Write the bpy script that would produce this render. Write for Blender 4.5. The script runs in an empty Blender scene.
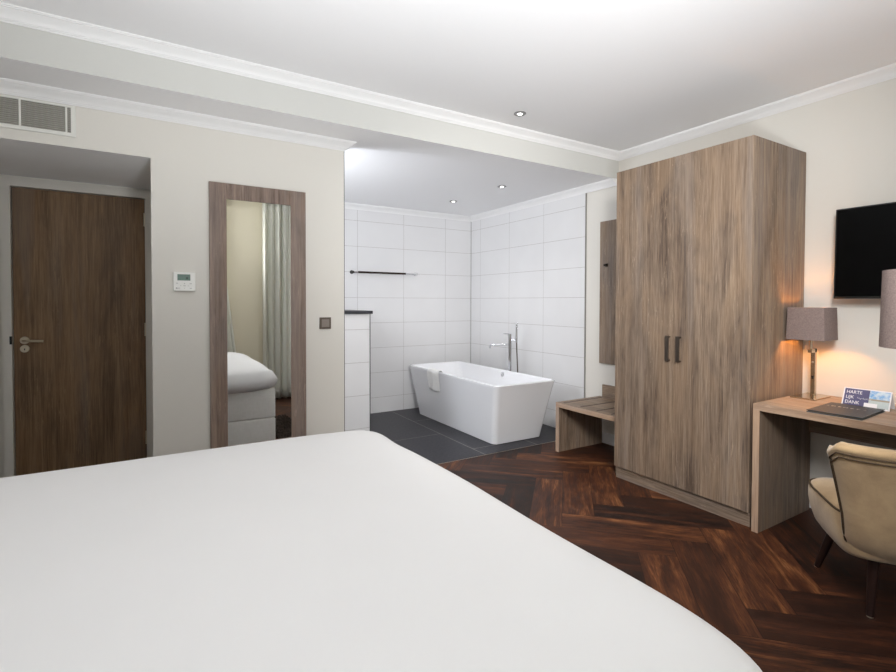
import bpy, bmesh, math, random
from mathutils import Vector, Matrix, Euler
random.seed(7)
S = bpy.context.scene
COL = S.collection
PI = math.pi
R = math.radians

# ------------------------------------------------------------------ node helpers
class N:
    def __init__(s, name):
        s.m = bpy.data.materials.new(name); s.m.use_nodes = True
        s.t = s.m.node_tree; s.t.nodes.clear()
        s.out = s.t.nodes.new('ShaderNodeOutputMaterial')
        s.b = s.t.nodes.new('ShaderNodeBsdfPrincipled')
        s.t.links.new(s.b.outputs[0], s.out.inputs[0])
    def node(s, typ, **kw):
        n = s.t.nodes.new(typ)
        for k, v in kw.items(): setattr(n, k, v)
        return n
    def put(s, sock, v):
        if isinstance(v, bpy.types.NodeSocket): s.t.links.new(v, sock)
        elif v is not None:
            if isinstance(v, (tuple, list)) and len(v) == 3 and sock.type == 'RGBA': v = (*v, 1)
            sock.default_value = v
    def math(s, op, a, b=None, c=None):
        n = s.node('ShaderNodeMath', operation=op)
        s.put(n.inputs[0], a)
        if b is not None: s.put(n.inputs[1], b)
        if c is not None: s.put(n.inputs[2], c)
        return n.outputs[0]
    def mix(s, f, a, b, blend='MIX'):
        n = s.node('ShaderNodeMix', data_type='RGBA', blend_type=blend)
        s.put(n.inputs[0], f); s.put(n.inputs[6], a); s.put(n.inputs[7], b)
        return n.outputs[2]
    def xyz(s, vec):
        n = s.node('ShaderNodeSeparateXYZ'); s.t.links.new(vec, n.inputs[0]); return n.outputs
    def comb(s, x, y, z):
        n = s.node('ShaderNodeCombineXYZ')
        for i, v in enumerate((x, y, z)): s.put(n.inputs[i], v)
        return n.outputs[0]
    def coord(s, kind='Object'):
        return s.node('ShaderNodeTexCoord').outputs[kind]
    def mapping(s, vec, scale=(1, 1, 1), loc=(0, 0, 0)):
        n = s.node('ShaderNodeMapping'); s.t.links.new(vec, n.inputs[0])
        n.inputs['Scale'].default_value = scale; n.inputs['Location'].default_value = loc
        return n.outputs[0]
    def noise(s, vec, scale=5, detail=4, rough=.55, dist=0, out='Fac'):
        n = s.node('ShaderNodeTexNoise'); s.put(n.inputs['Vector'], vec)
        n.inputs['Scale'].default_value = scale; n.inputs['Detail'].default_value = detail
        n.inputs['Roughness'].default_value = rough; n.inputs['Distortion'].default_value = dist
        return n.outputs[out]
    def ramp(s, f, stops):
        n = s.node('ShaderNodeValToRGB'); s.put(n.inputs[0], f)
        e = n.color_ramp.elements
        while len(e) < len(stops): e.new(.5)
        for i, (p, c) in enumerate(stops):
            e[i].position = p; e[i].color = (*c, 1) if len(c) == 3 else c
        return n.outputs[0]
    def bump(s, h, strength=.2, dist=.01):
        n = s.node('ShaderNodeBump'); s.put(n.inputs['Height'], h)
        n.inputs['Strength'].default_value = strength; n.inputs['Distance'].default_value = dist
        s.t.links.new(n.outputs[0], s.b.inputs['Normal'])
    def set(s, **kw):
        names = dict(color='Base Color', rough='Roughness', metal='Metallic', spec='Specular IOR Level', coat='Coat Weight',
                     coat_rough='Coat Roughness', sheen='Sheen Weight', trans='Transmission Weight', emit='Emission Color', emit_s='Emission Strength', ior='IOR')
        for k, v in kw.items(): s.put(s.b.inputs[names[k]], v)
        return s

def srgb(r, g, b):
    f = lambda c: (c/255)/12.92 if c/255 <= .04045 else ((c/255+.055)/1.055)**2.4
    return (f(r), f(g), f(b))

MATS = {}
def plain(name, col, rough=.5, metal=0, var=.04, scale=30, bump=0, **kw):
    if name in MATS: return MATS[name]
    n = N(name)
    v = n.noise(n.coord(), scale, 3)
    lo = tuple(c*(1-var) for c in col); hi = tuple(min(1, c*(1+var)) for c in col)
    n.set(color=n.mix(v, lo, hi), rough=rough, metal=metal, **kw)
    if bump: n.bump(v, bump, .002)
    MATS[name] = n.m
    return n.m

def wood(name, dark, mid, light, axis='Z', rough=.55, scale=1.0, seed=0):
    n = N(name)
    c = n.coord()
    def g(k): return {'Z': (1, 1, k), 'Y': (1, k, 1), 'X': (k, 1, 1)}[axis]
    def nz(sc, k, det, rg, dist, sd):
        return n.noise(n.mapping(c, tuple(v*sc*scale for v in g(k)), (seed+sd, sd*1.7, seed-sd)), 1, det, rg, dist)
    fine = nz(170, .03, 5, .65, .2, 1)
    band = nz(26, .035, 4, .6, .7, 3)
    wide = nz(8, .07, 3, .5, .6, 5)
    blot = nz(4.5, .35, 4, .6, .8, 7)
    crack = nz(60, .10, 5, .7, 1.6, 9)
    patch = nz(7, .30, 3, .6, .5, 11)
    f = n.math('ADD', n.math('MULTIPLY', fine, .36), n.math('ADD', n.math('MULTIPLY', band, .30), n.math('ADD', n.math('MULTIPLY', wide, .14), n.math('MULTIPLY', blot, .20))))
    col = n.ramp(f, [(.40, dark), (.5, mid), (.605, light)])
    # greyer and browner regions of the printed decor
    lum = sum(mid)/3
    grey = tuple(.35*m_+.65*v for m_, v in zip(mid, (lum*1.02, lum*.98, lum*1.0)))
    tan = (mid[0]*1.14, mid[1]*1.0, mid[2]*.80)
    col = n.mix(n.math('MULTIPLY', n.ramp(blot, [(.42, (0, 0, 0)), (.62, (1, 1, 1))]), .38), col, tan)
    col = n.mix(n.math('MULTIPLY', n.ramp(wide, [(.5, (0, 0, 0)), (.66, (1, 1, 1))]), .42), col, grey)
    ck = n.math('MULTIPLY', n.ramp(crack, [(.57, (0, 0, 0)), (.66, (1, 1, 1))]), n.ramp(patch, [(.47, (0, 0, 0)), (.6, (1, 1, 1))]))
    col = n.mix(n.math('MULTIPLY', ck, .32), col, tuple(v*.72 for v in dark))
    ck2 = n.math('MULTIPLY', n.ramp(crack, [(.36, (1, 1, 1)), (.43, (0, 0, 0))]), n.ramp(patch, [(.47, (0, 0, 0)), (.6, (1, 1, 1))]))
    col = n.mix(n.math('MULTIPLY', ck2, .40), col, tuple(min(1, v*1.3) for v in light))
    n.set(color=col, rough=rough, spec=.35)
    n.bump(fine, .12, .002)
    MATS[name] = n.m
    return n.m

W_D, W_M, W_L = srgb(86, 71, 60), srgb(131, 113, 97), srgb(168, 149, 129)
oak = wood('grey_oak_upright', W_D, W_M, W_L, 'Z')
oak_y = wood('grey_oak_along', W_D, W_M, W_L, 'Y', seed=4)
oak_desk = wood('oak_desktop', srgb(140, 120, 102), srgb(170, 149, 130), srgb(190, 170, 150), 'Y', seed=2)
oak_edge = wood('oak_edging', srgb(150, 124, 104), srgb(172, 146, 125), srgb(188, 164, 143), 'Y', seed=6)
oak_edge_z = wood('oak_edging_upright', srgb(150, 124, 104), srgb(172, 146, 125), srgb(188, 164, 143), 'Z', seed=6)
oak_mirror = wood('oak_mirror_frame', srgb(100, 84, 75), srgb(134, 116, 105), srgb(162, 144, 132), 'Z', seed=9)
oak_door = wood('brown_oak_door', srgb(92, 72, 52), srgb(126, 101, 76), srgb(154, 127, 98), 'Z', seed=12)

def paint(name, col, rough=.85):
    n = N(name)
    v = n.noise(n.coord(), 60, 3)
    n.set(color=n.mix(v, tuple(c*.985 for c in col), col), rough=rough, spec=.25)
    n.bump(n.noise(n.coord(), 220, 3), .05, .001)
    return n.m
wall_p = paint('warm_white_wall_paint', srgb(221, 218, 211))
ceil_p = paint('white_ceiling_paint', srgb(243, 243, 244))
trim_p = paint('white_cornice_paint', srgb(238, 238, 238), .6)
frame_p = paint('grey_white_door_frame_paint', srgb(221, 218, 211), .45)

def tile_wall(name, axis, off_u, off_v=.187):
    n = N(name)
    x, y, z = n.xyz(n.coord())
    u = {'X': x, 'Y': y}[axis]
    def line(a, off, per, w):
        f = n.math('FRACT', n.math('DIVIDE', n.math('SUBTRACT', a, off), per))
        d = n.math('MULTIPLY', n.math('MINIMUM', f, n.math('SUBTRACT', 1, f)), per)
        return n.math('LESS_THAN', d, w)
    g = n.math('MAXIMUM', line(u, off_u, .6066, .0016), line(z, off_v, .3033, .0016))
    v = n.noise(n.coord(), 3, 2)
    tile = n.mix(v, srgb(218, 218, 219), srgb(226, 226, 227))
    n.set(color=n.mix(g, tile, srgb(168, 164, 160)), rough=n.mix(g, (.28,)*3, (.8,)*3), spec=.4)
    n.bump(n.math('SUBTRACT', 1, g), .4, .002)
    return n.m
tile_back = tile_wall('white_wall_tiles_back', 'X', 2.0786)
tile_side = tile_wall('white_wall_tiles_side', 'Y', 3.46)

def floor_tiles():
    n = N('anthracite_floor_tiles')
    x, y, z = n.xyz(n.coord())
    cx = n.math('DIVIDE', n.math('SUBTRACT', x, 2.51), .6)
    ci = n.math('FLOOR', cx)
    odd = n.math('MODULO', n.math('ABSOLUTE', ci), 2)
    yy = n.math('SUBTRACT', n.math('SUBTRACT', y, 3.69), n.math('MULTIPLY', odd, .6))
    cy = n.math('DIVIDE', yy, 1.2)
    def edge(f, per):
        fr = n.math('FRACT', f)
        return n.math('MULTIPLY', n.math('MINIMUM', fr, n.math('SUBTRACT', 1, fr)), per)
    g = n.math('LESS_THAN', n.math('MINIMUM', edge(cx, .6), edge(cy, 1.2)), .0034)
    v = n.noise(n.coord(), 4, 5, .65, .4)
    v2 = n.noise(n.coord(), 45, 3)
    c = n.mix(v, srgb(25, 25, 30), srgb(44, 43, 50))
    n.set(color=n.mix(g, c, srgb(140, 136, 132)), rough=n.math('ADD', .30, n.math('MULTIPLY', v2, .2)), spec=.4)
    n.bump(n.math('ADD', n.math('MULTIPLY', v2, .3), n.math('SUBTRACT', 1, g)), .12, .002)
    return n.m
floor_tile = floor_tiles()

def herringbone():
    n = N('dark_herringbone_parquet')
    x, y, z = n.xyz(n.coord())
    W = .2
    k = 1/(math.sqrt(2)*W)
    u = n.math('ADD', n.math('MULTIPLY', n.math('ADD', x, y), k), 8.1)
    v = n.math('ADD', n.math('MULTIPLY', n.math('SUBTRACT', x, y), k), 16.12)
    iu = n.math('FLOOR', u); iv = n.math('FLOOR', v)
    k1 = n.math('FLOORED_MODULO', n.math('ADD', n.math('SUBTRACT', iu, iv), 8), 8)   # 0..3 lies along u
    horiz = n.math('LESS_THAN', k1, 3.5)
    k2 = n.math('FLOORED_MODULO', n.math('SUBTRACT', n.math('SUBTRACT', iv, iu), 1), 8)
    # plank along u
    su = n.math('SUBTRACT', iu, k1)
    aH = n.math('SUBTRACT', u, su); cH = n.math('SUBTRACT', v, iv)
    sv = n.math('SUBTRACT', iv, k2)
    aV = n.math('SUBTRACT', v, sv); cV = n.math('SUBTRACT', u, iu)
    def sel(a, b):
        m = n.node('ShaderNodeMix', data_type='FLOAT')
        n.put(m.inputs[0], horiz); n.put(m.inputs[2], b); n.put(m.inputs[3], a)
        return m.outputs[0]
    al = sel(aH, aV); ac = sel(cH, cV)
    idx = sel(n.math('ADD', su, .3), n.math('ADD', iu, 77.7)); idy = sel(n.math('ADD', iv, .1), n.math('ADD', sv, 31.3))
    wn = n.node('ShaderNodeTexWhiteNoise', noise_dimensions='2D')
    n.t.links.new(n.comb(idx, idy, 0), wn.inputs['Vector'])
    rnd = wn.outputs['Value']
    rc = n.xyz(wn.outputs['Color'])
    offs = n.math('MULTIPLY', rnd, 60)
    pos = n.comb(n.math('ADD', n.math('MULTIPLY', al, .2), offs), n.math('ADD', n.math('MULTIPLY', ac, .2), n.math('MULTIPLY', rc[1], 40)), 0)
    streak = n.noise(n.mapping(pos, (1.9, 17, 1)), 1, 6, .64, .9)
    fine = n.noise(n.mapping(pos, (12, 150, 1)), 1, 4, .6, .3)
    blot = n.noise(n.mapping(pos, (3.0, 8, 1)), 1, 3, .55, .6)
    f = n.math('ADD', n.math('MULTIPLY', streak, .5), n.math('ADD', n.math('MULTIPLY', fine, .22), n.math('MULTIPLY', blot, .28)))
    f = n.math('ADD', f, n.math('MULTIPLY', n.math('SUBTRACT', rnd, .5), .16))
    c = n.ramp(f, [(.37, srgb(17, 10, 8)), (.46, srgb(42, 23, 15)), (.54, srgb(72, 40, 24)), (.61, srgb(104, 63, 37)), (.72, srgb(158, 108, 68))])
    red = n.mix(n.math('MULTIPLY', rc[2], .28), c, srgb(70, 36, 20))
    e1 = n.math('MINIMUM', ac, n.math('SUBTRACT', 1, ac)); e2 = n.math('MINIMUM', al, n.math('SUBTRACT', 4, al))
    seam = n.math('LESS_THAN', n.math('MINIMUM', e1, e2), .009)
    col = n.mix(n.math('MULTIPLY', seam, .7), red, srgb(16, 9, 6))
    n.set(color=col, rough=n.math('ADD', .42, n.math('MULTIPLY', streak, .2)), spec=.3)
    n.bump(n.math('ADD', n.math('MULTIPLY', fine, .4), n.math('MULTIPLY', n.math('SUBTRACT', 1, seam), 1)), .16, .002)
    return n.m
parquet = herringbone()

def fabric(name, col, col2, scale=420, rough=.95, bump=.3, sheen=0.0):
    n = N(name)
    c = n.coord()
    a = n.noise(n.mapping(c, (1, 1, .25)), scale, 2); b = n.noise(n.mapping(c, (.25, .25, 1)), scale, 2)
    w = n.math('MULTIPLY', n.math('ADD', a, b), .5)
    n.set(color=n.ramp(w, [(.38, col), (.62, col2)]), rough=rough, spec=.2, sheen=sheen)
    n.bump(w, bump, .002)
    return n.m
linen_shade = fabric('taupe_linen_shade', srgb(122, 106, 102), srgb(146, 130, 125), 420)
velvet = None
def mk_velvet():
    n = N('beige_velvet')
    c = n.coord()
    v = n.noise(c, 7, 4, .6, .5); f = n.noise(c, 300, 2)
    n.set(color=n.ramp(n.math('ADD', n.math('MULTIPLY', v, .8), n.math('MULTIPLY', f, .2)), [(.33, srgb(158, 132, 99)), (.66, srgb(190, 162, 124))]), rough=.85, spec=.25, sheen=.35)
    n.bump(f, .1, .001)
    return n.m
velvet = mk_velvet()
sheet = None
def mk_sheet():
    n = N('white_bed_linen')
    c = n.coord()
    n.set(color=n.mix(n.noise(c, 2, 2), srgb(222, 222, 223), srgb(228, 228, 229)), rough=.9, spec=.15)
    n.bump(n.noise(c, 3.5, 3, .5), .12, .02)
    return n.m
sheet = mk_sheet()
box_fab = fabric('white_leatherette', srgb(234, 234, 230), srgb(240, 240, 237), 60, .5, .05)
terry = fabric('white_terry', srgb(234, 234, 233), srgb(248, 248, 247), 260, 1, 1.0)
acryl = plain('white_bath_acrylic', srgb(236, 237, 240), .12, var=.005, coat=.5)
chrome = plain('polished_chrome', (.78, .78, .8), .07, 1, var=.02)
nickel = plain('brushed_nickel', srgb(192, 178, 156), .2, 1, var=.06, scale=80)
steel = plain('satin_steel', srgb(214, 204, 184), .38, 1)
dark_metal = plain('dark_pewter', srgb(112, 102, 94), .3, 1)
bronze = plain('bronze_plate', srgb(104, 94, 84), .35, .7)
black_m = plain('black_plastic', srgb(14, 14, 15), .3)
dark_trim = plain('dark_metal_edge_trim', srgb(70, 70, 70), .35, .6)
screen = plain('tv_screen_glass', (.0006, .0006, .0007), .22, var=0, spec=.12)
slate = plain('dark_slate_slab', srgb(44, 45, 50), .4, var=.1)
white_pl = plain('white_plastic', srgb(232, 232, 228), .4)
white_metal = plain('white_grille_metal', srgb(226, 226, 220), .45)
grey_gr = plain('grey_louvre_metal', srgb(176, 174, 166), .5)
leg_wood = plain('espresso_wood', srgb(38, 22, 18), .35, var=.25, scale=20)
piping_m = plain('dark_brown_piping', srgb(74, 58, 40), .7)
paper = plain('white_card', srgb(236, 236, 240), .6)
navy = plain('slate_blue_print', srgb(86, 86, 124), .6)
leather = plain('grey_blue_leatherette', srgb(52, 62, 70), .5, var=.12, bump=.3, scale=300)
gold = plain('pale_gilt_lettering', srgb(190, 184, 170), .4)
white_print = plain('white_print', srgb(240, 240, 244), .6)
lcd = plain('green_lcd', srgb(88, 116, 104), .3)
grey_pr = plain('grey_print', srgb(120, 120, 118), .6)
pvc = plain('white_window_frame', srgb(238, 238, 236), .35)
rug_m = fabric('dark_brown_shag', srgb(26, 22, 20), srgb(82, 70, 62), 90, 1, 1.0)
head_fab = fabric('grey_headboard_fabric', srgb(110, 104, 98), srgb(140, 132, 124), 200)
def mk_mirror():
    n = N('silvered_mirror_glass'); n.set(color=n.mix(n.noise(n.coord(), 2), (.86, .87, .86), (.88, .89, .88)), rough=.01, metal=1); return n.m
mirror_m = mk_mirror()
def mk_curtain():
    n = N('off_white_voile'); n.t.nodes.remove(n.b)
    d = n.node('ShaderNodeBsdfDiffuse'); t = n.node('ShaderNodeBsdfTranslucent'); m = n.node('ShaderNodeMixShader')
    c = n.mix(n.noise(n.coord(), 300, 2), srgb(226, 226, 218), srgb(240, 240, 234))
    n.put(d.inputs[0], c); n.put(t.inputs[0], c); m.inputs[0].default_value = .45
    n.t.links.new(d.outputs[0], m.inputs[1]); n.t.links.new(t.outputs[0], m.inputs[2]); n.t.links.new(m.outputs[0], n.out.inputs[0])
    return n.m
voile = mk_curtain()
def mk_glass():
    n = N('window_glass'); n.t.nodes.remove(n.b)
    g = n.node('ShaderNodeBsdfGlossy'); g.inputs['Roughness'].default_value = .02
    t = n.node('ShaderNodeBsdfTransparent'); m = n.node('ShaderNodeMixShader')
    n.put(m.inputs[0], n.math('MULTIPLY', n.noise(n.coord(), 1), .1))
    n.t.links.new(t.outputs[0], m.inputs[1]); n.t.links.new(g.outputs[0], m.inputs[2]); n.t.links.new(m.outputs[0], n.out.inputs[0])
    return n.m
pane_m = mk_glass()
def mk_photo():
    n = N('printed_harbour_picture')
    x, y, z = n.xyz(n.coord('Generated'))
    sky = n.ramp(n.noise(n.coord('Generated'), 4, 3), [(.35, srgb(110, 170, 225)), (.6, srgb(205, 222, 236))])
    sea = n.mix(n.noise(n.coord('Generated'), 12, 3), srgb(176, 196, 200), srgb(206, 214, 214))
    land = n.mix(n.noise(n.coord('Generated'), 30, 3), srgb(150, 140, 120), srgb(180, 176, 160))
    c = n.mix(n.math('GREATER_THAN', z, .52), land, sky)
    c = n.mix(n.math('LESS_THAN', z, .42), c, sea)
    n.set(color=c, rough=.55); return n.m
photo_m = mk_photo()
def emit(name, col, strength):
    n = N(name); n.set(color=col, emit=n.mix(n.noise(n.coord(), 5), col, col), emit_s=strength, rough=.4); return n.m
bulb_m = emit('warm_bulb', srgb(255, 190, 110), 12)
spot_m = emit('lit_spot_lens', (1, .97, .92), 9)
vanity_m = emit('lit_opal_glass', (.93, .95, 1), 6)

# ------------------------------------------------------------------ mesh helpers
def setp(o, label=None, cat=None, group=None, kind=None):
    if label: o['label'] = label
    if cat: o['category'] = cat
    if group: o['group'] = group
    if kind: o['kind'] = kind
    return o
def link(name, bm, mats, parent=None, loc=None, rot=None, smooth=None):
    me = bpy.data.meshes.new(name)
    bmesh.ops.recalc_face_normals(bm, faces=bm.faces[:])
    bm.to_mesh(me); bm.free()
    if not isinstance(mats, (list, tuple)): mats = [mats]
    for m in mats: me.materials.append(m)
    o = bpy.data.objects.new(name, me); COL.objects.link(o)
    if parent: o.parent = parent
    if loc: o.location = loc
    if rot: o.rotation_euler = rot
    if smooth is not None:
        for p in me.polygons: p.use_smooth = True
        if smooth < 180:
            me.set_sharp_from_angle(angle=R(smooth))
    return o
def thing(name, loc, label, cat, group=None, rz=0, kind=None):
    o = bpy.data.objects.new(name, None); COL.objects.link(o); o.empty_display_size = .1
    o.location = loc; o.rotation_euler = (0, 0, rz)
    return setp(o, label, cat, group, kind)
def box(bm, x0, x1, y0, y1, z0, z1, bev=0, seg=2, mat=0, M=None):
    r = bmesh.ops.create_cube(bm, size=1)
    vs = r['verts']
    for v in vs:
        v.co = Vector((x0+(v.co.x+.5)*(x1-x0), y0+(v.co.y+.5)*(y1-y0), z0+(v.co.z+.5)*(z1-z0)))
    fs = set(f for v in vs for f in v.link_faces)
    for f in fs: f.material_index = mat
    if bev:
        es = list(set(e for v in vs for e in v.link_edges))
        rr = bmesh.ops.bevel(bm, geom=es, offset=bev, segments=seg, affect='EDGES', profile=.5)
        vs = list(set(v for f in rr['faces'] for v in f.verts) | set(v for v in vs if v.is_valid))
        for f in rr['faces']: f.material_index = mat
    if M is not None:
        for v in vs: v.co = M @ v.co
    return bm
def B(*a, **k):
    bm = bmesh.new(); box(bm, *a, **k); return bm
def tube(bm, pts, r, seg=12, cap=True, mat=0):
    pts = [Vector(p) for p in pts]
    rs = r if isinstance(r, (list, tuple)) else [r]*len(pts)
    rings = []; prev = None
    for i, p in enumerate(pts):
        a = pts[max(i-1, 0)]; b = pts[min(i+1, len(pts)-1)]
        d = (b-a).normalized()
        if prev is None:
            up = Vector((0, 0, 1)) if abs(d.z) < .9 else Vector((1, 0, 0))
            s = d.cross(up).normalized()
        else:
            s = (prev - d*prev.dot(d)).normalized()
        prev = s; t = d.cross(s)
        rings.append([bm.verts.new(p + (s*math.cos(q)+t*math.sin(q))*rs[i]) for q in [2*PI*j/seg for j in range(seg)]])
    for i in range(len(rings)-1):
        for j in range(seg):
            f = bm.faces.new((rings[i][j], rings[i][(j+1) % seg], rings[i+1][(j+1) % seg], rings[i+1][j])); f.material_index = mat
    if cap:
        bm.faces.new(rings[0][::-1]).material_index = mat; bm.faces.new(rings[-1]).material_index = mat
    return bm
def T(pts, r, **k):
    bm = bmesh.new(); tube(bm, pts, r, **k); return bm
def loft(bm, rings, cap0=True, cap1=True, close=True):
    vr = [[bm.verts.new(p) for p in r] for r in rings]
    n = len(vr[0])
    for i in range(len(vr)-1):
        for j in range(n if close else n-1):
            bm.faces.new((vr[i][j], vr[i][(j+1) % n], vr[i+1][(j+1) % n], vr[i+1][j]))
    if cap0: bm.faces.new(vr[0][::-1])
    if cap1: bm.faces.new(vr[-1])
    return vr
def lathe(bm, prof, c=(0, 0, 0), seg=32, mat=0):
    rings = []
    for r, z in prof:
        rings.append([bm.verts.new((c[0]+r*math.cos(2*PI*j/seg), c[1]+r*math.sin(2*PI*j/seg), c[2]+z)) for j in range(seg)])
    for i in range(len(rings)-1):
        for j in range(seg):
            bm.faces.new((rings[i][j], rings[i][(j+1) % seg], rings[i+1][(j+1) % seg], rings[i+1][j])).material_index = mat
    bm.faces.new(rings[0][::-1]); bm.faces.new(rings[-1])
    return bm
def rrect(x0, x1, y0, y1, r, z, seg=6):
    pts = []
    for cx, cy, a0 in ((x1-r, y1-r, 0), (x0+r, y1-r, 90), (x0+r, y0+r, 180), (x1-r, y0+r, 270)):
        for i in range(seg+1):
            a = R(a0+90*i/seg); pts.append(Vector((cx+r*math.cos(a), cy+r*math.sin(a), z)))
    return pts
def text_mesh(name, body, size, M, mat, parent, depth=.0004, font_shear=0, bold=0):
    cu = bpy.data.curves.new(name, 'FONT'); cu.body = body; cu.size = size; cu.extrude = depth
    cu.align_x = 'LEFT'; cu.resolution_u = 3; cu.shear = font_shear; cu.offset = bold
    tmp = bpy.data.objects.new(name, cu); COL.objects.link(tmp)
    dg = bpy.context.evaluated_depsgraph_get()
    me = bpy.data.meshes.new_from_object(tmp.evaluated_get(dg))
    bpy.data.objects.remove(tmp)
    me.transform(M); me.materials.clear(); me.materials.append(mat)
    o = bpy.data.objects.new(name, me); COL.objects.link(o); o.parent = parent
    return o
def struct(name, bm, mat, label, cat, parent=None, smooth=None):
    o = link(name, bm, mat, parent, smooth=smooth)
    if not parent: setp(o, label, cat, kind='structure')
    return o

# ------------------------------------------------------------------ room dimensions
XL, XR = -1.25, 3.71
YB, YD, YBEAM, YBATH, YTILE = -.28, 3.42, 3.07, 5.50, 3.49
ZH, ZL = 2.722, 2.497
XE = 1.19                     # free end of the door wall
RX0, RX1, RZ, RY = -.95, -.004, 2.206, 4.40    # entrance niche
T_ = .12

# floors
struct('floor', B(XL-T_, XR+T_, YB-T_, YTILE-.004, -.08, 0), parquet, 'dark brown herringbone wood floor of the bedroom', 'floor')
struct('floor_bathroom', B(-.0, XR+T_, YTILE, YBATH+T_, -.08, .0), floor_tile, 'anthracite large tiled floor under the bathtub', 'floor')
struct('floor_entrance', B(RX0-T_, -.002, YTILE, RY+.2, -.08, 0), parquet, 'wood floor of the entrance niche before the door', 'floor')
struct('trim_threshold', B(RX0-T_, XR, YTILE-.004, YTILE, -.05, .001), steel, 'thin metal strip between wood and tile floor', 'trim')
# ceilings
struct('ceiling', B(XL-T_, XR+T_, YB-T_, YBEAM, ZH, ZH+.1), ceil_p, 'high white bedroom ceiling', 'ceiling')
struct('ceiling_bathroom', B(XL-T_, XR+T_, YBEAM+.10, YBATH+T_, ZL, ZL+.08), ceil_p, 'lowered ceiling over the bathroom and the passage', 'ceiling')
bm = B(XL-T_, XR+T_, YBEAM, YBEAM+.10, ZL, ZH+.1)
for f_ in bm.faces:
    if f_.normal.z < -.5: f_.material_index = 1
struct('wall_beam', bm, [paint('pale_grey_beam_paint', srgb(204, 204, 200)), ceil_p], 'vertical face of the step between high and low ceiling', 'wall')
# right wall: painted stretch and tiled stretch
struct('wall_right', B(XR, XR+T_, YB-T_, 3.46, 0, ZH), wall_p, 'warm white wall behind wardrobe, desk and television', 'wall')
struct('wall_bathroom_right', B(XR-.012, XR+T_, 3.46, YBATH, 0, ZL), tile_side, 'white tiled wall behind the bath tap', 'wall')
struct('trim_tile_edge', B(XR-.016, XR, 3.454, 3.46, 0, ZL), plain('grey_edge_metal', srgb(150, 148, 144), .4, .5), 'metal strip where the wall tiles end', 'trim')
struct('trim_tile_corner', B(XR-.016, XR-.012, YBATH-.004, YBATH, 0, ZL-.06), plain('grey_silicone', srgb(120, 118, 116), .6), 'grey joint in the tiled corner', 'trim')
struct('wall_bathroom_back', B(0, XR+T_, YBATH, YBATH+T_, 0, ZL), tile_back, 'white tiled wall with the shower rail', 'wall')
# door wall with the entrance niche
bm = bmesh.new()
box(bm, XL, RX0, YD, YD+.10, 0, ZL); box(bm, RX0, RX1, YD, YD+.10, RZ, ZL); box(bm, RX1, XE, YD, YD+.10, 0, ZL)
for f_ in bm.faces:
    if f_.normal.z < -.5: f_.material_index = 1
struct('wall_far', bm, [wall_p, ceil_p], 'warm white wall with mirror, thermostat and entrance niche', 'wall')
struct('trim_wall_end', B(XE, XE+.004, YD-.001, YD+.012, 0, ZL-.06), dark_trim, 'dark metal strip on the free end of the mirror wall', 'trim')
bm = bmesh.new()
box(bm, RX1, RX1+.10, YD+.10, RY+.12, 0, ZL); box(bm, RX0-.1, RX0, YD+.10, RY+.12, 0, ZL)
struct('wall_entrance_side', bm, wall_p, 'side walls of the entrance niche', 'wall')
bm = bmesh.new()
box(bm, RX0, -.87, RY, RY+.12, 0, RZ); box(bm, -.87, RX1, RY, RY+.12, 2.178, RZ+.2); box(bm, RX0, RX1, RY+.12, RY+.2, 0, RZ+.2)  # last box: unseen panel added behind the door to block stray light
struct('wall_entrance_back', bm, wall_p, 'wall around the entrance door, with an added light block behind', 'wall')
struct('ceiling_entrance', B(RX0, RX1, YD+.10, RY, RZ, RZ+.05), ceil_p, 'low ceiling of the entrance niche', 'ceiling')
struct('wall_left', B(XL-T_, XL, YB-T_, YD+.1, 0, ZH), wall_p, 'wall behind the head of the bed', 'wall')
# window wall
WIN = [(-.9, .72), (1.62, 3.25)]
WZ0, WZ1 = .25, 2.45
bm = bmesh.new()
xs = [XL, WIN[0][0], WIN[0][1], WIN[1][0], WIN[1][1], XR]
for i in (0, 2, 4): box(bm, xs[i], xs[i+1], YB-.25, YB, 0, ZH)
for a, b in WIN:
    box(bm, a, b, YB-.25, YB, 0, WZ0); box(bm, a, b, YB-.25, YB, WZ1, ZH)
struct('wall_back', bm, paint('beige_wall_paint', srgb(214, 206, 184)), 'window wall behind the camera', 'wall')
for i, (a, b) in enumerate(WIN):
    w = thing(f'window_{i+1}', ((a+b)/2, YB-.18, WZ0), 'tall white framed window behind the camera', 'window', kind='structure')
    hw = (b-a)/2; h = WZ1-WZ0
    bm = bmesh.new()
    box(bm, -hw, -hw+.06, -.03, .03, 0, h); box(bm, hw-.06, hw, -.03, .03, 0, h)
    box(bm, -hw+.06, hw-.06, -.03, .03, 0, .06); box(bm, -hw+.06, hw-.06, -.03, .03, h-.06, h); box(bm, -.035, .035, -.028, .028, .06, h-.06)
    link('window_frame', bm, pvc, w)
    link('window_glass', B(-hw+.05, hw-.05, -.004, .004, .05, h-.05), pane_m, w)
    link('window_sill', B(-hw, hw, .03, .22, -.0, .025, bev=.006), pvc, w)
# half wall in bathroom
bm = B(1.40, 1.712, 4.22, YBATH, 0, 1.24)
struct('wall_partition', bm, tile_back, 'low white tiled partition wall in the bathroom', 'wall')
tr = struct('trim_partition_edge', B(1.712, 1.718, 4.214, 4.226, 0, 1.24), dark_trim, 'dark metal corner strip of the low tiled partition', 'trim')
struct('trim_partition_ledge', B(1.38, 1.737, 4.20, YBATH, 1.24, 1.268, bev=.003), slate, 'dark slate ledge on the low tiled partition', 'trim')

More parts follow.
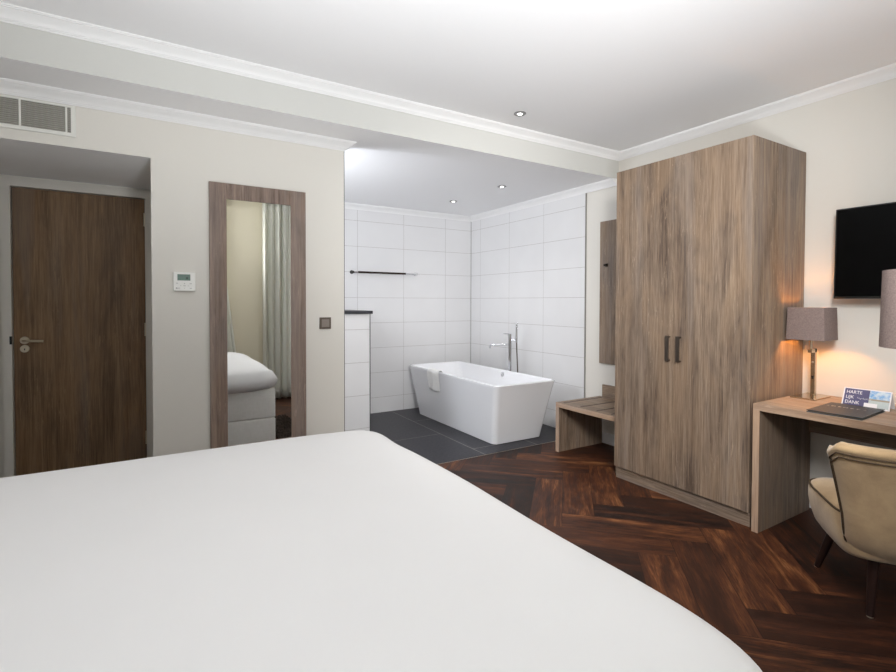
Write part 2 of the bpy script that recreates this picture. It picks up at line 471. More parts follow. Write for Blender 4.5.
# cornices
PROF = [(0, 0), (.07, 0), (.07, .007), (.064, .0075), (.064, .012), (.058, .013), (.052, .019), (.040, .026), (.030, .033), (.022, .041), (.018, .048), (.013, .049), (.013, .053), (.007, .054), (.007, .06), (0, .06)]
def cornice(name, path, z, closed, label, prof=PROF):
    n = len(path); P = [Vector((*p, 0)) for p in path]
    rings = []
    for i in range(n):
        d0 = (P[i]-P[i-1]).normalized() if (i > 0 or closed) else None
        d1 = (P[(i+1) % n]-P[i]).normalized() if (i < n-1 or closed) else None
        if d0 is None: d0 = d1
        if d1 is None: d1 = d0
        n0 = Vector((-d0.y, d0.x, 0)); n1 = Vector((-d1.y, d1.x, 0))
        m = (n0+n1).normalized(); m = m/max(.2, m.dot(n0))
        rings.append([P[i]+m*a+Vector((0, 0, z-h)) for a, h in prof])
    bm = bmesh.new()
    if closed: rings.append(rings[0])
    loft(bm, rings, not closed, not closed)
    bmesh.ops.remove_doubles(bm, verts=bm.verts[:], dist=1e-5)
    return struct(name, bm, trim_p, label, 'cornice', smooth=25)
cornice('trim_1', [(XR, YB), (XR, YBEAM), (XL, YBEAM), (XL, YB)], ZH, False, 'white moulded cornice round the high bedroom ceiling')
cornice('trim_2', [(XE, YD+.10), (XE, YD), (XL, YD)], ZL, False, 'white moulded cornice above mirror wall and air grille')
cornice('trim_3', [(XR-.012, YBEAM+.005), (XR-.012, YBATH), (.1, YBATH)], ZL, False, 'white moulded cornice above the bathroom tiles')
# baseboards
BB = lambda n, *a: struct(n, B(*a, bev=.002), trim_p, n.replace('_', ' ')+', white and plain', 'baseboard')
BB('baseboard_right', XR-.014, XR, YB, 3.45, 0, .105)
BB('baseboard_far', RX1+.0, XE, YD-.014, YD, 0, .09)
BB('baseboard_back', XL, XR-.014, YB, YB+.014, 0, .105)
BB('baseboard_left', XL, XL+.014, YB+.014, YD, 0, .09)
BB('baseboard_wall_end', XE, XE+.012, YD+.013, YD+.1, 0, .09)

# ------------------------------------------------------------------ entrance door
d = thing('door_1', (-.43, RY-.01, 0), 'dark brown wood grain entrance door in a grey-white frame', 'door', kind='structure')
dl, drr, dtop = -.80+.43-.015, -.048+.43, 2.125
link('door_panel', B(dl, drr, 0, .04, .006, dtop, bev=.002), oak_door, d)
bm = bmesh.new()
box(bm, -.868+.43, dl-.004, -.035, .009, 0, dtop+.004); box(bm, drr+.003, RX1+.43-.001, -.035, .009, 0, dtop+.004); box(bm, -.868+.43, RX1+.43-.001, -.035, .009, dtop+.004, 2.176)
box(bm, -.868+.43, RX1+.43-.001, .045, .05, 0, 2.176)
link('door_frame', bm, frame_p, d)
h = bmesh.new()
link('door_handle', T([(-.328, -.006, 1.078), (-.328, -.05, 1.078), (-.318, -.06, 1.078), (-.22, -.06, 1.072)], .0085), steel, d, smooth=50)
for nm, z in (('handle_rosette', 1.078), ('lock_rosette', 1.02)):
    bm = bmesh.new(); lathe(bm, [(.026, 0), (.026, .005), (.023, .008), (.004, .008)])
    bmesh.ops.transform(bm, matrix=Matrix.Translation((-.328, 0, z)) @ Matrix.Rotation(PI/2, 4, 'X'), verts=bm.verts)
    ro = link(nm, bm, steel, d, smooth=40)
link('keyhole', B(-.331, -.325, -.0095, -.0075, 1.010, 1.022), black_m, d)
link('strike_plate', B(dl-.016, dl-.003, -.037, -.03, 1.055, 1.11), black_m, d)
for z in (1.97, 1.135, .307):
    link('hinge', T([(drr+.0, -.012, z-.05), (drr+.0, -.012, z+.05)], .008), steel, d, smooth=40)

# ------------------------------------------------------------------ air grille
g = thing('air_vent', (-1.0, YD, 2.262), 'white framed grey louvred air grille high on the mirror wall', 'air vent')
gx0, gx1, gh = -.18, .642, .170
bm = bmesh.new()
box(bm, gx0, gx1, -.012, 0, 0, .020, bev=.002); box(bm, gx0, gx1, -.012, 0, gh-.012, gh, bev=.002)
box(bm, gx0, gx0+.02, -.012, 0, .018, gh-.01, bev=.002); box(bm, gx1-.022, gx1, -.012, 0, .018, gh-.01, bev=.002)
link('grille_frame', bm, white_metal, g)
bm = bmesh.new()
for k in range(13):
    z = .021+k*.0107
    m = Matrix.Translation((0, -.004, z)) @ Matrix.Rotation(R(-30), 4, 'X')
    box(bm, gx0+.02, gx1-.022, -.005, .005, -.0012, .0012, M=m)
link('louvres', bm, grey_gr, g)
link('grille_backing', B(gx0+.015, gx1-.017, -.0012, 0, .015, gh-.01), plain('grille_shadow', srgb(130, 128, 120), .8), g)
for x in (-1.0+.404-.43, .404, .6):
    if x > gx0+.03: link('grille_divider', B(x-.004, x+.004, -.011, -.001, .019, gh-.011), white_metal, g)

# ------------------------------------------------------------------ thermostat + switch
t = thing('thermostat', (.168, YD, 1.413), 'white wall thermostat with a green display beside the door niche', 'thermostat')
link('housing', B(-.06, .06, -.022, 0, 0, .116, bev=.003), white_pl, t)
link('display', B(-.038, .032, -.0228, -.02, .065, .103), lcd, t)
bm = bmesh.new()
for x, z, w in ((-.04, .048, .010), (0, .047, .006), (.034, .046, .012), (-.02, .033, .004), (0, .033, .012), (.02, .033, .004), (-.03, .018, .014), (0, .018, .004), (.034, .018, .012)):
    box(bm, x-w/2, x+w/2, -.0226, -.021, z-.0012, z+.0012)
link('button_marks', bm, grey_pr, t)
link('status_button', B(-.046, -.038, -.0232, -.021, .0155, .0205, bev=.001), black_m, t)
link('display_digits', B(.008, .020, -.0232, -.0225, .074, .086), plain('lcd_digit', srgb(50, 70, 64), .4), t)
s = thing('light_switch', (1.049, YD, 1.157), 'square bronze light switch right of the mirror', 'light switch')
link('cover_plate', B(-.041, .041, -.010, 0, 0, .082, bev=.002), bronze, s)
link('rocker', B(-.027, .027, -.015, -.009, .014, .068, bev=.002), plain('greige_rocker', srgb(134, 124, 116), .4), s)

# ------------------------------------------------------------------ wall mirror
mx0, mx1, mz0, mz1 = .307, .908, .32, 2.103
m = thing('wall_mirror', ((mx0+mx1)/2, YD, mz0), 'tall mirror in a wide grey oak frame on the beige wall', 'mirror')
hw = (mx1-mx0)/2; hh = mz1-mz0
bm = bmesh.new()
box(bm, -hw, -hw+.1, -.025, 0, 0, hh, bev=.0015); box(bm, hw-.1, hw, -.025, 0, 0, hh, bev=.0015)
box(bm, -hw+.1, hw-.1, -.025, 0, 0, .1, bev=.0015); box(bm, -hw+.1, hw-.1, -.025, 0, hh-.1, hh, bev=.0015)
link('mirror_frame', bm, oak_mirror, m)
link('mirror_glass', B(-hw+.095, hw-.095, -.019, -.004, .095, hh-.095), mirror_m, m)

# ------------------------------------------------------------------ recessed lights
def downlight(x, y, z, label):
    o = thing('recessed_ceiling_light', (x, y, z), label, 'ceiling light', 'recessed ceiling spots')
    bm = bmesh.new(); lathe(bm, [(.022, -.001), (.044, -.001), (.044, -.004), (.040, -.007), (.026, -.006)], seg=28)
    link('trim_ring', bm, plain('satin_grey_ring', srgb(150, 150, 150), .4, .6), o, smooth=40)
    bm = bmesh.new(); lathe(bm, [(.001, -.0025), (.024, -.0025), (.024, -.0045), (.016, -.0065), (.001, -.007)], seg=24)
    link('lens', bm, spot_m, o, smooth=60)
    return o
downlight(2.292, 2.78, ZH, 'round recessed spot in the high ceiling near its stepped edge')
downlight(2.965, 3.867, ZL, 'recessed spot in the bathroom ceiling, the nearer of two')
downlight(2.93, 4.723, ZL, 'recessed spot in the bathroom ceiling, the one further back')

# ------------------------------------------------------------------ bathtub
tb = thing('bathtub', (3.035, 4.437, 0), 'white freestanding bathtub with slanted sides on dark tiles', 'bathtub')
bm = bmesh.new()
def tr_(hx, hy, r, z, s=8): return rrect(-hx, hx, -hy, hy, r, z, s)
rings = [tr_(.285, .75, .05, .0), tr_(.298, .765, .055, .006), tr_(.336, .828, .058, .30), tr_(.370, .890, .062, .555), tr_(.375, .898, .064, .575), tr_(.373, .896, .063, .583), tr_(.368, .891, .06, .585),
         tr_(.358, .881, .057, .585), tr_(.353, .875, .055, .581), tr_(.346, .864, .06, .56), tr_(.325, .80, .09, .36), tr_(.285, .70, .12, .18), tr_(.22, .60, .14, .125), tr_(.05, .3, .04, .118)]
loft(bm, rings)
link('tub_shell', bm, acryl, tb, smooth=35)
bm = bmesh.new(); lathe(bm, [(.0275, 0), (.0275, .004), (.024, .007), (.016, .007), (.015, .002)], seg=24)
bmesh.ops.transform(bm, matrix=Matrix.Translation((.343, -.06, .535)) @ Euler((0, R(-80), 0)).to_matrix().to_4x4(), verts=bm.verts)
link('overflow_ring', bm, chrome, tb, smooth=40)
bm = bmesh.new(); lathe(bm, [(.03, 0), (.03, .006), (.02, .010), (.004, .011)], c=(0, 0, .118), seg=24)
link('drain_plug', bm, chrome, tb, smooth=40)

# tap
f = thing('bath_tap', (3.455, 4.345, 0), 'tall chrome floor standing bath tap with hand shower behind the tub', 'tap')
link('column', T([(0, 0, .02), (0, 0, .99)], .021, seg=20), chrome, f, smooth=50)
bm = bmesh.new(); lathe(bm, [(.05, 0), (.05, .012), (.045, .018), (.022, .02)]); link('floor_flange', bm, chrome, f, smooth=40)
link('spout', T([(-.01, .01, .875), (-.08, .10, .868), (-.125, .160, .862), (-.140, .180, .852), (-.144, .186, .822)], .012), chrome, f, smooth=60)
link('lever', T([(0, 0, .985), (-.02, .02, .993), (-.05, .055, .993)], [.010, .006, .005]), chrome, f, smooth=60)
bm = bmesh.new(); tube(bm, [(0, 0, .925), (.035, -.065, .925)], .010)
link('shower_holder', bm, chrome, f, smooth=50)
sh = link('hand_shower', T([(.035, -.075, .90), (.035, -.075, 1.118)], .0135), chrome, f, smooth=50)
link('shower_hose', T([(.035, -.075, .90), (.036, -.078, .80), (.042, -.085, .62), (.045, -.09, .45), (.03, -.085, .32), (.0, -.06, .30), (-.0, -.03, .36), (0, -.022, .42)], .007, seg=8), dark_metal, f, smooth=60)

# towel over rim
tw = thing('hand_towel', (2.66, 4.68, 0), 'small white towel hanging over the long side of the bathtub', 'towel')
bm = bmesh.new()
path = []
def side(z): return 3.035-2.66-(.298+(z-.006)/(.575-.006)*(.375-.298))   # x of tub outer wall relative to the thing
prof = [(side(z)-.022, z) for z in (.375, .42, .47, .52, .56)] + [(-.016, .594), (.008, .602), (.03, .599), (.046, .578)] + [(.056, .55), (.066, .51)]
ny = 14
grid = []
for i, (x, z) in enumerate(prof):
    row = []
    for j in range(ny+1):
        u_ = j/ny
        yy = -.12+.24*u_
        wob = .004*math.sin(u_*9+i*.4)+.003*math.sin(u_*23)
        dz = -.012*math.sin(u_*3)*(1 if i < 2 else 0) + (.010*(u_-.5) if i == 0 else 0)
        row.append(Vector((x+(wob-.003 if i < 5 else 0), yy+(.012*(1-i/5) if i < 5 else 0)*math.sin(u_*6), z+dz+(wob*.5+.002 if 4 < i < 9 else 0))))
    grid.append(row)
vs = [[bm.verts.new(p) for p in r] for r in grid]
for i in range(len(vs)-1):
    for j in range(ny): bm.faces.new((vs[i][j], vs[i][j+1], vs[i+1][j+1], vs[i+1][j]))
tow = link('towel_cloth', bm, terry, tw, smooth=180)
sol = tow.modifiers.new('t', 'SOLIDIFY'); sol.thickness = .010; sol.offset = 0
sb = tow.modifiers.new('s', 'SUBSURF'); sb.levels = 1; sb.render_levels = 1

# rail
r_ = thing('shower_rail', (2.425, YBATH, 1.70), 'horizontal chrome rail with painted dark reflection on the tiled back wall', 'rail')
link('bar', T([(-.36, -.05, 0), (.26, -.05, 0)], .012, seg=16), plain('dark_reflection_chrome', srgb(70, 60, 54), .25, .9), r_, smooth=50)  # dark reflection in the chrome, put into the bar's colour
link('bar_end', T([(-.42, -.05, 0), (-.36, -.05, 0)], .0125, seg=16), chrome, r_, smooth=50)
link('bar_end', T([(.26, -.05, 0), (.42, -.05, 0)], .0125, seg=16), chrome, r_, smooth=50)
for x in (-.42, .42):
    bm = bmesh.new(); tube(bm, [(x, 0, 0), (x, -.008, 0)], .022, seg=20); tube(bm, [(x, -.006, 0), (x, -.062, 0)], .013, seg=14)
    link('rail_bracket', bm, chrome if x > 0 else black_m, r_, smooth=50)

# ------------------------------------------------------------------ wardrobe
w = thing('wardrobe', (3.37, 2.036, 0), 'tall grey oak two door wardrobe against the right wall', 'wardrobe')
fx = 3.04-3.37; bx = XR-.016-3.37; y0, y1 = -.496, .496; top = 2.342
bm = bmesh.new()
box(bm, fx+.022, bx, y0, y0+.02, .0, top, bev=.001); box(bm, fx+.022, bx, y1-.02, y1, .0, top, bev=.001)
box(bm, fx+.022, bx, y0+.02, y1-.02, top-.02, top, bev=.001); box(bm, fx+.03, bx, y0+.02, y1-.02, .08, .1); box(bm, bx-.01, bx, y0+.02, y1-.02, .1, top-.02)
link('carcass', bm, oak, w)
link('plinth', B(fx+.02, fx+.04, y0+.002, y1-.002, 0, .086, bev=.001), oak_y, w)
for a, b, hy in ((y0, .009, -.038), (.0115, y1, .042)):
    dd = link('wardrobe_door', B(fx, fx+.02, a, b, .092, top, bev=.0015), oak, w)
    bm = bmesh.new()
    hy2 = hy
    box(bm, fx-.026, fx-.020, hy2-.013, hy2+.013, .95, 1.123, bev=.0015)
    box(bm, fx-.024, fx, hy2-.012, hy2+.012, .952, .960); box(bm, fx-.024, fx, hy2-.012, hy2+.012, 1.113, 1.121)
    link('handle', bm, dark_metal, dd)

# ------------------------------------------------------------------ bench
bn = thing('luggage_bench', (3.39, 2.88, 0), 'low grey oak luggage bench with slotted top beside the wardrobe', 'bench')
bx0, bx1 = 3.12-3.39, XR-.016-3.39
ya, yb = 2.545-2.88, 3.255-2.88
top = B(bx0, bx1, ya, yb, .405, .447, bev=.0015)
link('bench_top', top, oak_y, bn)
link('front_edging', B(bx0-.001, bx0+.003, ya, yb, .406, .446), oak_edge, bn)
link('leg_panel', B(bx0, bx1-.01, yb-.04, yb, 0, .405, bev=.0015), oak, bn)
link('leg_edging', B(bx0-.001, bx0+.003, yb-.04, yb, 0, .406), oak_edge_z, bn)
link('leg_panel', B(bx0, bx1-.01, ya, ya+.04, 0, .405, bev=.0015), oak, bn)
for yy in (3.19, 3.07, 2.99, 2.81, 2.66):
    if yy == 3.07: continue
    link('groove_strip', B(bx0+.035, bx1-.05, yy-2.88-.005, yy-2.88+.005, .4465, .4495, bev=.001), plain('groove_brown', srgb(52, 42, 36), .7), bn)  # dark raised strip stands in for a groove cut in the top
link('back_rail', B(bx1-.024, bx1, ya, 3.207-2.88, .447, .567, bev=.0015), oak_y, bn)

# coat panel
cp = thing('coat_panel', (XR, 2.9, .765), 'tall grey oak wall panel with a dark coat hook above the bench', 'wall panel')
link('panel', B(-.02, 0, 2.56-2.9, 3.265-2.9, 0, 1.36, bev=.0015), oak, cp)
for yy in (3.18, 2.9, 2.65):
    bm = bmesh.new(); box(bm, -.024, -.02, yy-2.9-.014, yy-2.9+.014, .925, .955, bev=.001); box(bm, -.05, -.023, yy-2.9-.016, yy-2.9+.016, .930, .950, bev=.002)
    link('coat_hook', bm, plain('dark_hook_metal', srgb(44, 36, 30), .35, .6), cp)

# ------------------------------------------------------------------ desk
dk = thing('desk', (3.35, .80, 0), 'oak veneer wall desk with panel legs right of the wardrobe', 'desk')
dx0, dx1 = 3.02-3.35, XR-.016-3.35
dy0, dy1 = .06-.80, 1.512-.80
link('desktop', B(dx0+.002, dx1, dy0, dy1, .722, .76, bev=.0015), oak_desk, dk)
link('front_edging', B(dx0, dx0+.004, dy0, dy1, .721, .7595), oak_edge, dk)
for ya_ in (dy1-.036, dy0):
    lg = link('leg_panel', B(dx0+.002, dx1-.03, ya_, ya_+.036, 0, .722, bev=.0015), wood('oak_desk_leg', srgb(96, 82, 70), srgb(122, 106, 92), srgb(146, 130, 114), 'Z', seed=21) if 'oak_desk_leg' not in MATS else MATS['oak_desk_leg'], dk)
    link('panel_edging', B(dx0, dx0+.004, ya_, ya_+.036, 0, .722), oak_edge_z, lg)
link('modesty_rail', B(dx1-.055, dx1-.035, dy0+.036, dy1-.036, .515, .722), oak_y, dk)

# ------------------------------------------------------------------ table lamp
lp = thing('table_lamp', (3.51, 1.418, .76), 'lit table lamp with rectangular taupe shade on the desk', 'lamp')
link('base_plate', B(-.11, .11, -.066, .068, 0, .010, bev=.002), nickel, lp)
bm = bmesh.new()
box(bm, .022, .046, -.012, .012, .010, .305, bev=.0015); box(bm, -.020, .046, -.012, .012, .281, .305, bev=.0015)
link('stem', bm, nickel, lp)
link('neck', T([(-.008, 0, .305), (-.008, 0, .45)], .007), nickel, lp, smooth=50)
link('stem_switch', B(.018, .023, -.006, .006, .115, .135, bev=.001), black_m, lp)
link('stem_socket', B(.018, .023, -.005, .005, .215, .225, bev=.001), steel, lp)
bm = bmesh.new()
z0, z1 = .363, .562
def sr(hx, hy, z): return rrect(-hx, hx, -hy, hy, .003, z, 2)
loft(bm, [sr(.094, .104, z0), sr(.090, .098, z1), sr(.088, .096, z1), sr(.092, .102, z0), sr(.094, .104, z0)], False, False)
bmesh.ops.remove_doubles(bm, verts=bm.verts[:], dist=1e-5)
shd = link('lamp_shade', bm, linen_shade, lp, smooth=40)
bm = bmesh.new(); tube(bm, [(-.09, 0, .548), (.09, 0, .548)], .0015, seg=6); tube(bm, [(0, -.098, .548), (0, .098, .548)], .0015, seg=6); tube(bm, [(-.008, 0, .50), (-.008, 0, .548)], .002, seg=6)
link('shade_carrier', bm, nickel, shd)
bm = bmesh.new(); bmesh.ops.create_uvsphere(bm, u_segments=20, v_segments=12, radius=.028); bmesh.ops.translate(bm, verts=bm.verts, vec=(-.008, 0, .475))
link('light_bulb', bm, bulb_m, lp, smooth=180)

# menu folder, card
fo = thing('menu_folder', (3.215, 1.133, .76), 'dark grey folder with pale lettering lying on the desk', 'folder', rz=R(3))
link('cover', B(-.178, .178, -.120, .120, .009, .0125, bev=.001), leather, fo)
link('back_cover', B(-.178, .178, -.120, .120, 0, .003, bev=.001), leather, fo)
link('pages', B(-.172, .170, -.115, .115, .003, .009), plain('inner_pages', srgb(110, 100, 88), .8), fo)
Mt = Matrix.Translation((.045, .082, .0126)) @ Matrix.Rotation(R(-90), 4, 'Z')
text_mesh('lettering', 'D E M E T', .030, Mt, gold, fo)
link('lettering_rule', B(.050, .053, .090, .102, .0124, .013), gold, fo); link('lettering_rule', B(.050, .053, -.075, -.063, .0124, .013), gold, fo)
tc = thing('tent_card', (3.468, 1.120, .76), 'white and slate blue folded thank-you card standing on the desk', 'card', rz=R(3))
# folded card: ridge along y
hgt, halfd, hl = .100, .052, .107
def slab(bm, x0, x1, y0, y1, s0, s1, off, th=.0012):
    # a strip lying on the sloped front face; s along the slope (0 bottom..1 top)
    A = Vector((-halfd, 0, 0)); C = Vector((0, 0, hgt)); nrm = Vector((-hgt, 0, halfd)).normalized()
    vs = []
    for o in (off, off+th):
        for s_, y_ in ((s0, y0), (s0, y1), (s1, y1), (s1, y0)):
            p = A.lerp(C, s_)+nrm*o; vs.append(bm.verts.new((p.x, y_, p.z)))
    for q in ((0, 1, 2, 3), (4, 5, 6, 7), (0, 1, 5, 4), (1, 2, 6, 5), (2, 3, 7, 6), (3, 0, 4, 7)): bm.faces.new([vs[i] for i in q])
bm = bmesh.new(); slab(bm, 0, 0, -hl, hl, 0, 1, 0)
bm2v = [bm.verts.new(c) for c in ((0, -hl, hgt), (0, hl, hgt), (halfd, hl, 0), (halfd, -hl, 0), (-.0014, -hl, hgt), (-.0014, hl, hgt), (halfd-.0014, hl, 0), (halfd-.0014, -hl, 0))]
for q in ((0, 1, 2, 3), (4, 5, 6, 7), (0, 1, 5, 4), (1, 2, 6, 5), (2, 3, 7, 6), (3, 0, 4, 7)): bm.faces.new([bm2v[i] for i in q])
link('card_stock', bm, paper, tc)
bm = bmesh.new(); slab(bm, 0, 0, -.012, hl-.006, .06, .95, .0012, .0003); link('blue_panel', bm, navy, tc)
bm = bmesh.new(); slab(bm, 0, 0, -hl+.006, -.012, .06, .95, .0012, .0003); link('harbour_picture', bm, photo_m, tc)
bm = bmesh.new(); slab(bm, 0, 0, -.052, .006, .07, .28, .0016, .0003); link('white_panel', bm, white_print, tc)
nrm = Vector((-hgt, 0, halfd)).normalized(); up = Vector((halfd, 0, hgt)).normalized(); rt = Vector((0, -1, 0))
def card_M(y, s_):
    p = Vector((-halfd, y, 0)).lerp(Vector((0, y, hgt)), s_)+nrm*.0022
    return Matrix(((rt.x, up.x, nrm.x, p.x), (rt.y, up.y, nrm.y, p.y), (rt.z, up.z, nrm.z, p.z), (0, 0, 0, 1)))
for body, s_ in (('HARTE', .69), ('LIJK', .42), ('DANK', .15)):
    text_mesh('printed_word', body, .027, card_M(hl-.014, s_) @ Matrix.Diagonal((.86, 1, 1, 1)), white_print, tc, .0002)
bm = bmesh.new()
pts = [card_M(.040-.062*i/24, .47+.04*math.sin(i*1.9)+.02*math.sin(i*.8)-.0006*i) @ Vector((0, 0, 0)) for i in range(25)]
tube(bm, pts, .0008, seg=5); link('script_line', bm, white_print, tc)

# ------------------------------------------------------------------ television
tv = thing('television', (XR, .845, 1.65), 'flat black wall television above the desk', 'television')
W2, H2 = .487, .273
tilt = Matrix.Translation((-.13, 0, 0)) @ Matrix.Rotation(R(1.5), 4, 'Y')
link('tv_body', B(0, .035, -W2, W2, -H2, H2, bev=.003, M=tilt), black_m, tv)
link('tv_screen', B(-.001, .001, -W2+.008, W2-.008, -H2+.014, H2-.008, M=tilt), screen, tv)
link('wall_bracket', B(-.10, 0, -.15, .15, -.12, .12, bev=.004), black_m, tv)

# ------------------------------------------------------------------ floor lamp
fl = thing('floor_lamp', (2.118, .485, 0), 'floor lamp with round taupe shade cut off at the right edge', 'lamp')
bm = bmesh.new(); lathe(bm, [(.14, 0), (.14, .012), (.135, .016), (.012, .018)], seg=40); link('base', bm, nickel, fl, smooth=40)
link('pole', T([(0, 0, .016), (0, 0, 1.44)], .010, seg=16), nickel, fl, smooth=50)
bm = bmesh.new()
c = lambda r, z, n=56: [Vector((r*math.cos(2*PI*i/n), r*math.sin(2*PI*i/n), z)) for i in range(n)]
loft(bm, [c(.165, 1.207), c(.165, 1.212), c(.160, 1.452), c(.160, 1.457), c(.157, 1.457), c(.162, 1.207), c(.165, 1.207)], False, False)
bmesh.ops.remove_doubles(bm, verts=bm.verts[:], dist=1e-5)
fs = link('lamp_shade', bm, linen_shade, fl, smooth=40)
bm = bmesh.new(); tube(bm, [(-.16, 0, 1.44), (.16, 0, 1.44)], .0015, seg=6); tube(bm, [(0, -.16, 1.44), (0, .16, 1.44)], .0015, seg=6); link('shade_carrier', bm, nickel, fs)

# ------------------------------------------------------------------ chair
ch = thing('upholstered_chair', (2.80, .805, 0), 'beige velvet chair with a curved piped back at the desk', 'chair', rz=R(-50.3))
def plan(t, s=1.0, back=0.0, w=.25):
    # t in [-1,1] : from left flank round the rear to the right flank
    a = t*R(112)
    x = w*math.copysign(abs(math.sin(min(abs(a), PI/2)))**.75, a)*s
    if abs(a) > PI/2: x = math.copysign(w*s, a)
    y = -.02-.215*max(0, math.cos(a))**.7 + (max(0, abs(a)-PI/2)*.40)
    return x, y-back*max(0.15, math.cos(a*.62))
# seat
bm = bmesh.new()
def seat_ring(s, z, sy=1.0, dy=0):
    pts = []
    nn = 44
    for i in range(nn):
        a = 2*PI*i/nn
        ca, sa = math.cos(a), math.sin(a)
        e = .42
        x = .255*s*math.copysign(abs(ca)**e, ca)
        yy = math.copysign(abs(sa)**e, sa)
        y = (.30 if yy > 0 else .20)*yy*sy*s+dy
        pts.append(Vector((x, y, z)))
    return pts
loft(bm, [seat_ring(.80, .262), seat_ring(.88, .268), seat_ring(.94, .29), seat_ring(1.0, .34), seat_ring(1.03, .39), seat_ring(1.03, .43), seat_ring(1.005, .452), seat_ring(.95, .466), seat_ring(.8, .476), seat_ring(.45, .482)])
st = link('seat', bm, velvet, ch, smooth=180)
def pipe_ring(s, z): 
    p = seat_ring(s, z); return p+[p[0]]
link('seat_piping', T(pipe_ring(1.012, .452), .005, seg=8, cap=False), piping_m, st, smooth=180)
# back
KEY = [(.262, .185, -.17, -.09), (.30, .215, -.215, -.125), (.36, .245, -.265, -.165), (.47, .268, -.31, -.205), (.60, .305, -.37, -.245), (.79, .362, -.455, -.305)]
def back_pt(t, z):
    for a_, b_ in zip(KEY, KEY[1:]):
        if z <= b_[0] or b_ is KEY[-1]:
            k = (z-a_[0])/(b_[0]-a_[0]); w_, yc, ye = [a_[q]+(b_[q]-a_[q])*k for q in (1, 2, 3)]; break
    return Vector((w_*math.sin(t*R(84))/math.sin(R(84)), ye+(yc-ye)*math.cos(t*PI/2)**.8, z))
def back_nrm(t):
    a_ = t*R(62); return Vector((math.sin(a_), -math.cos(a_), 0))
bm = bmesh.new()
NT = 40
ZS = [.262, .28, .31, .36, .42, .47, .53, .60, .67, .73, .765]
def back_section(t):
    th = .060
    k = abs(t)**6
    zc = .035*max(0, abs(t)-.86)/.14
    ring = []
    for z in ZS: ring.append(back_pt(t, z-(zc if z > .7 else 0)))
    o = back_pt(t, .772-zc); n_ = back_nrm(t); i_ = o-n_*th
    mid = (o+i_)/2; half = (o-i_)/2
    for q in range(7):
        an = PI*q/6
        ring.append(mid+half*1.12*math.cos(an)+Vector((0, 0, .026*math.sin(an))))
    for z in ZS[::-1]:
        ring.append(back_pt(t, z-(zc if z > .7 else 0))-n_*th*(1 if z > .3 else .8))
    return ring
ts = [math.sin(R(90)*(-1+2*i/NT)) for i in range(NT+1)]
secs = [back_section(t) for t in ts]
# round the flank ends
def flank(sec, t, sgn):
    n_ = back_nrm(t); tang = Vector((math.cos(t*R(62)), math.sin(t*R(62)), 0))*sgn
    m = len(sec); c_out = []
    for kk, off in ((.72, .012), (.35, .020)):
        r_ = []
        for i in range(m):
            p = sec[i]; q = sec[m-1-i]; mid = (p+q)/2
            r_.append(mid+(p-mid)*kk+tang*off)
        c_out.append(r_)
    return c_out
fl_ = flank(secs[0], -1, -1); fr_ = flank(secs[-1], 1, 1)
loft(bm, fl_[::-1]+secs+fr_)
bk = link('backrest', bm, velvet, ch, smooth=180)
for off in (.010, .026):
    pts = [back_pt(-1+off*1.6, z)+back_nrm(-1)*.002 for z in (.30, .34, .40, .47, .54, .61, .68, .72)]
    tt = [math.sin(R(90)*(-1+2*i/60)) for i in range(2, 59)]
    pts += [back_pt(t*(1-off*1.6), .768-off*1.1-.035*max(0, abs(t)-.86)/.14)+back_nrm(t)*.003 for t in tt]
    pts += [back_pt(1-off*1.6, z)+back_nrm(1)*.002 for z in (.72, .68, .61, .54, .47, .40, .34, .30)]
    link('back_piping', T(pts, .0030, seg=6), piping_m, bk, smooth=180)
for lx, ly, tx, ty, z1 in ((-.185, .285, -.135, .20, .275), (.185, .285, .135, .20, .275), (-.125, -.115, -.105, -.09, .275), (.125, -.115, .105, -.09, .275)):
    bm = bmesh.new(); tube(bm, [(lx, ly, 0.004), (tx, ty, z1)], [.014, .023], seg=18); lg = link('leg', bm, leg_wood, ch, smooth=50)
    bm = bmesh.new(); tube(bm, [(lx, ly, 0), (lx, ly, .005)], .013, seg=14); link('glide', bm, steel, lg, smooth=50)

# ------------------------------------------------------------------ bed
bed = thing('bed', (-.12, 1.30, 0), 'large white box spring bed filling the foreground', 'bed')
BX0, BX1, BY0, BY1 = -1.12+.12, .945+.12, .33-1.30, 2.235-1.30
link('bed_base', B(BX0, BX1, BY0, BY1, .07, .30, bev=.012, seg=3), box_fab, bed, smooth=40)
link('bed_base', B(BX0, BX1, BY0, BY1, .305, .565, bev=.012, seg=3), box_fab, bed, smooth=40)
for x in (BX0+.08, BX1-.08):
    for y in (BY0+.08, BY1-.08):
        bm = bmesh.new(); tube(bm, [(x, y, 0), (x, y, .075)], .025, seg=14); link('leg', bm, black_m, bed, smooth=50)
link('headboard', B(BX0-.10, BX0-.005, BY0-.05, BY1+.05, .05, 1.15, bev=.02, seg=3), head_fab, bed, smooth=40)
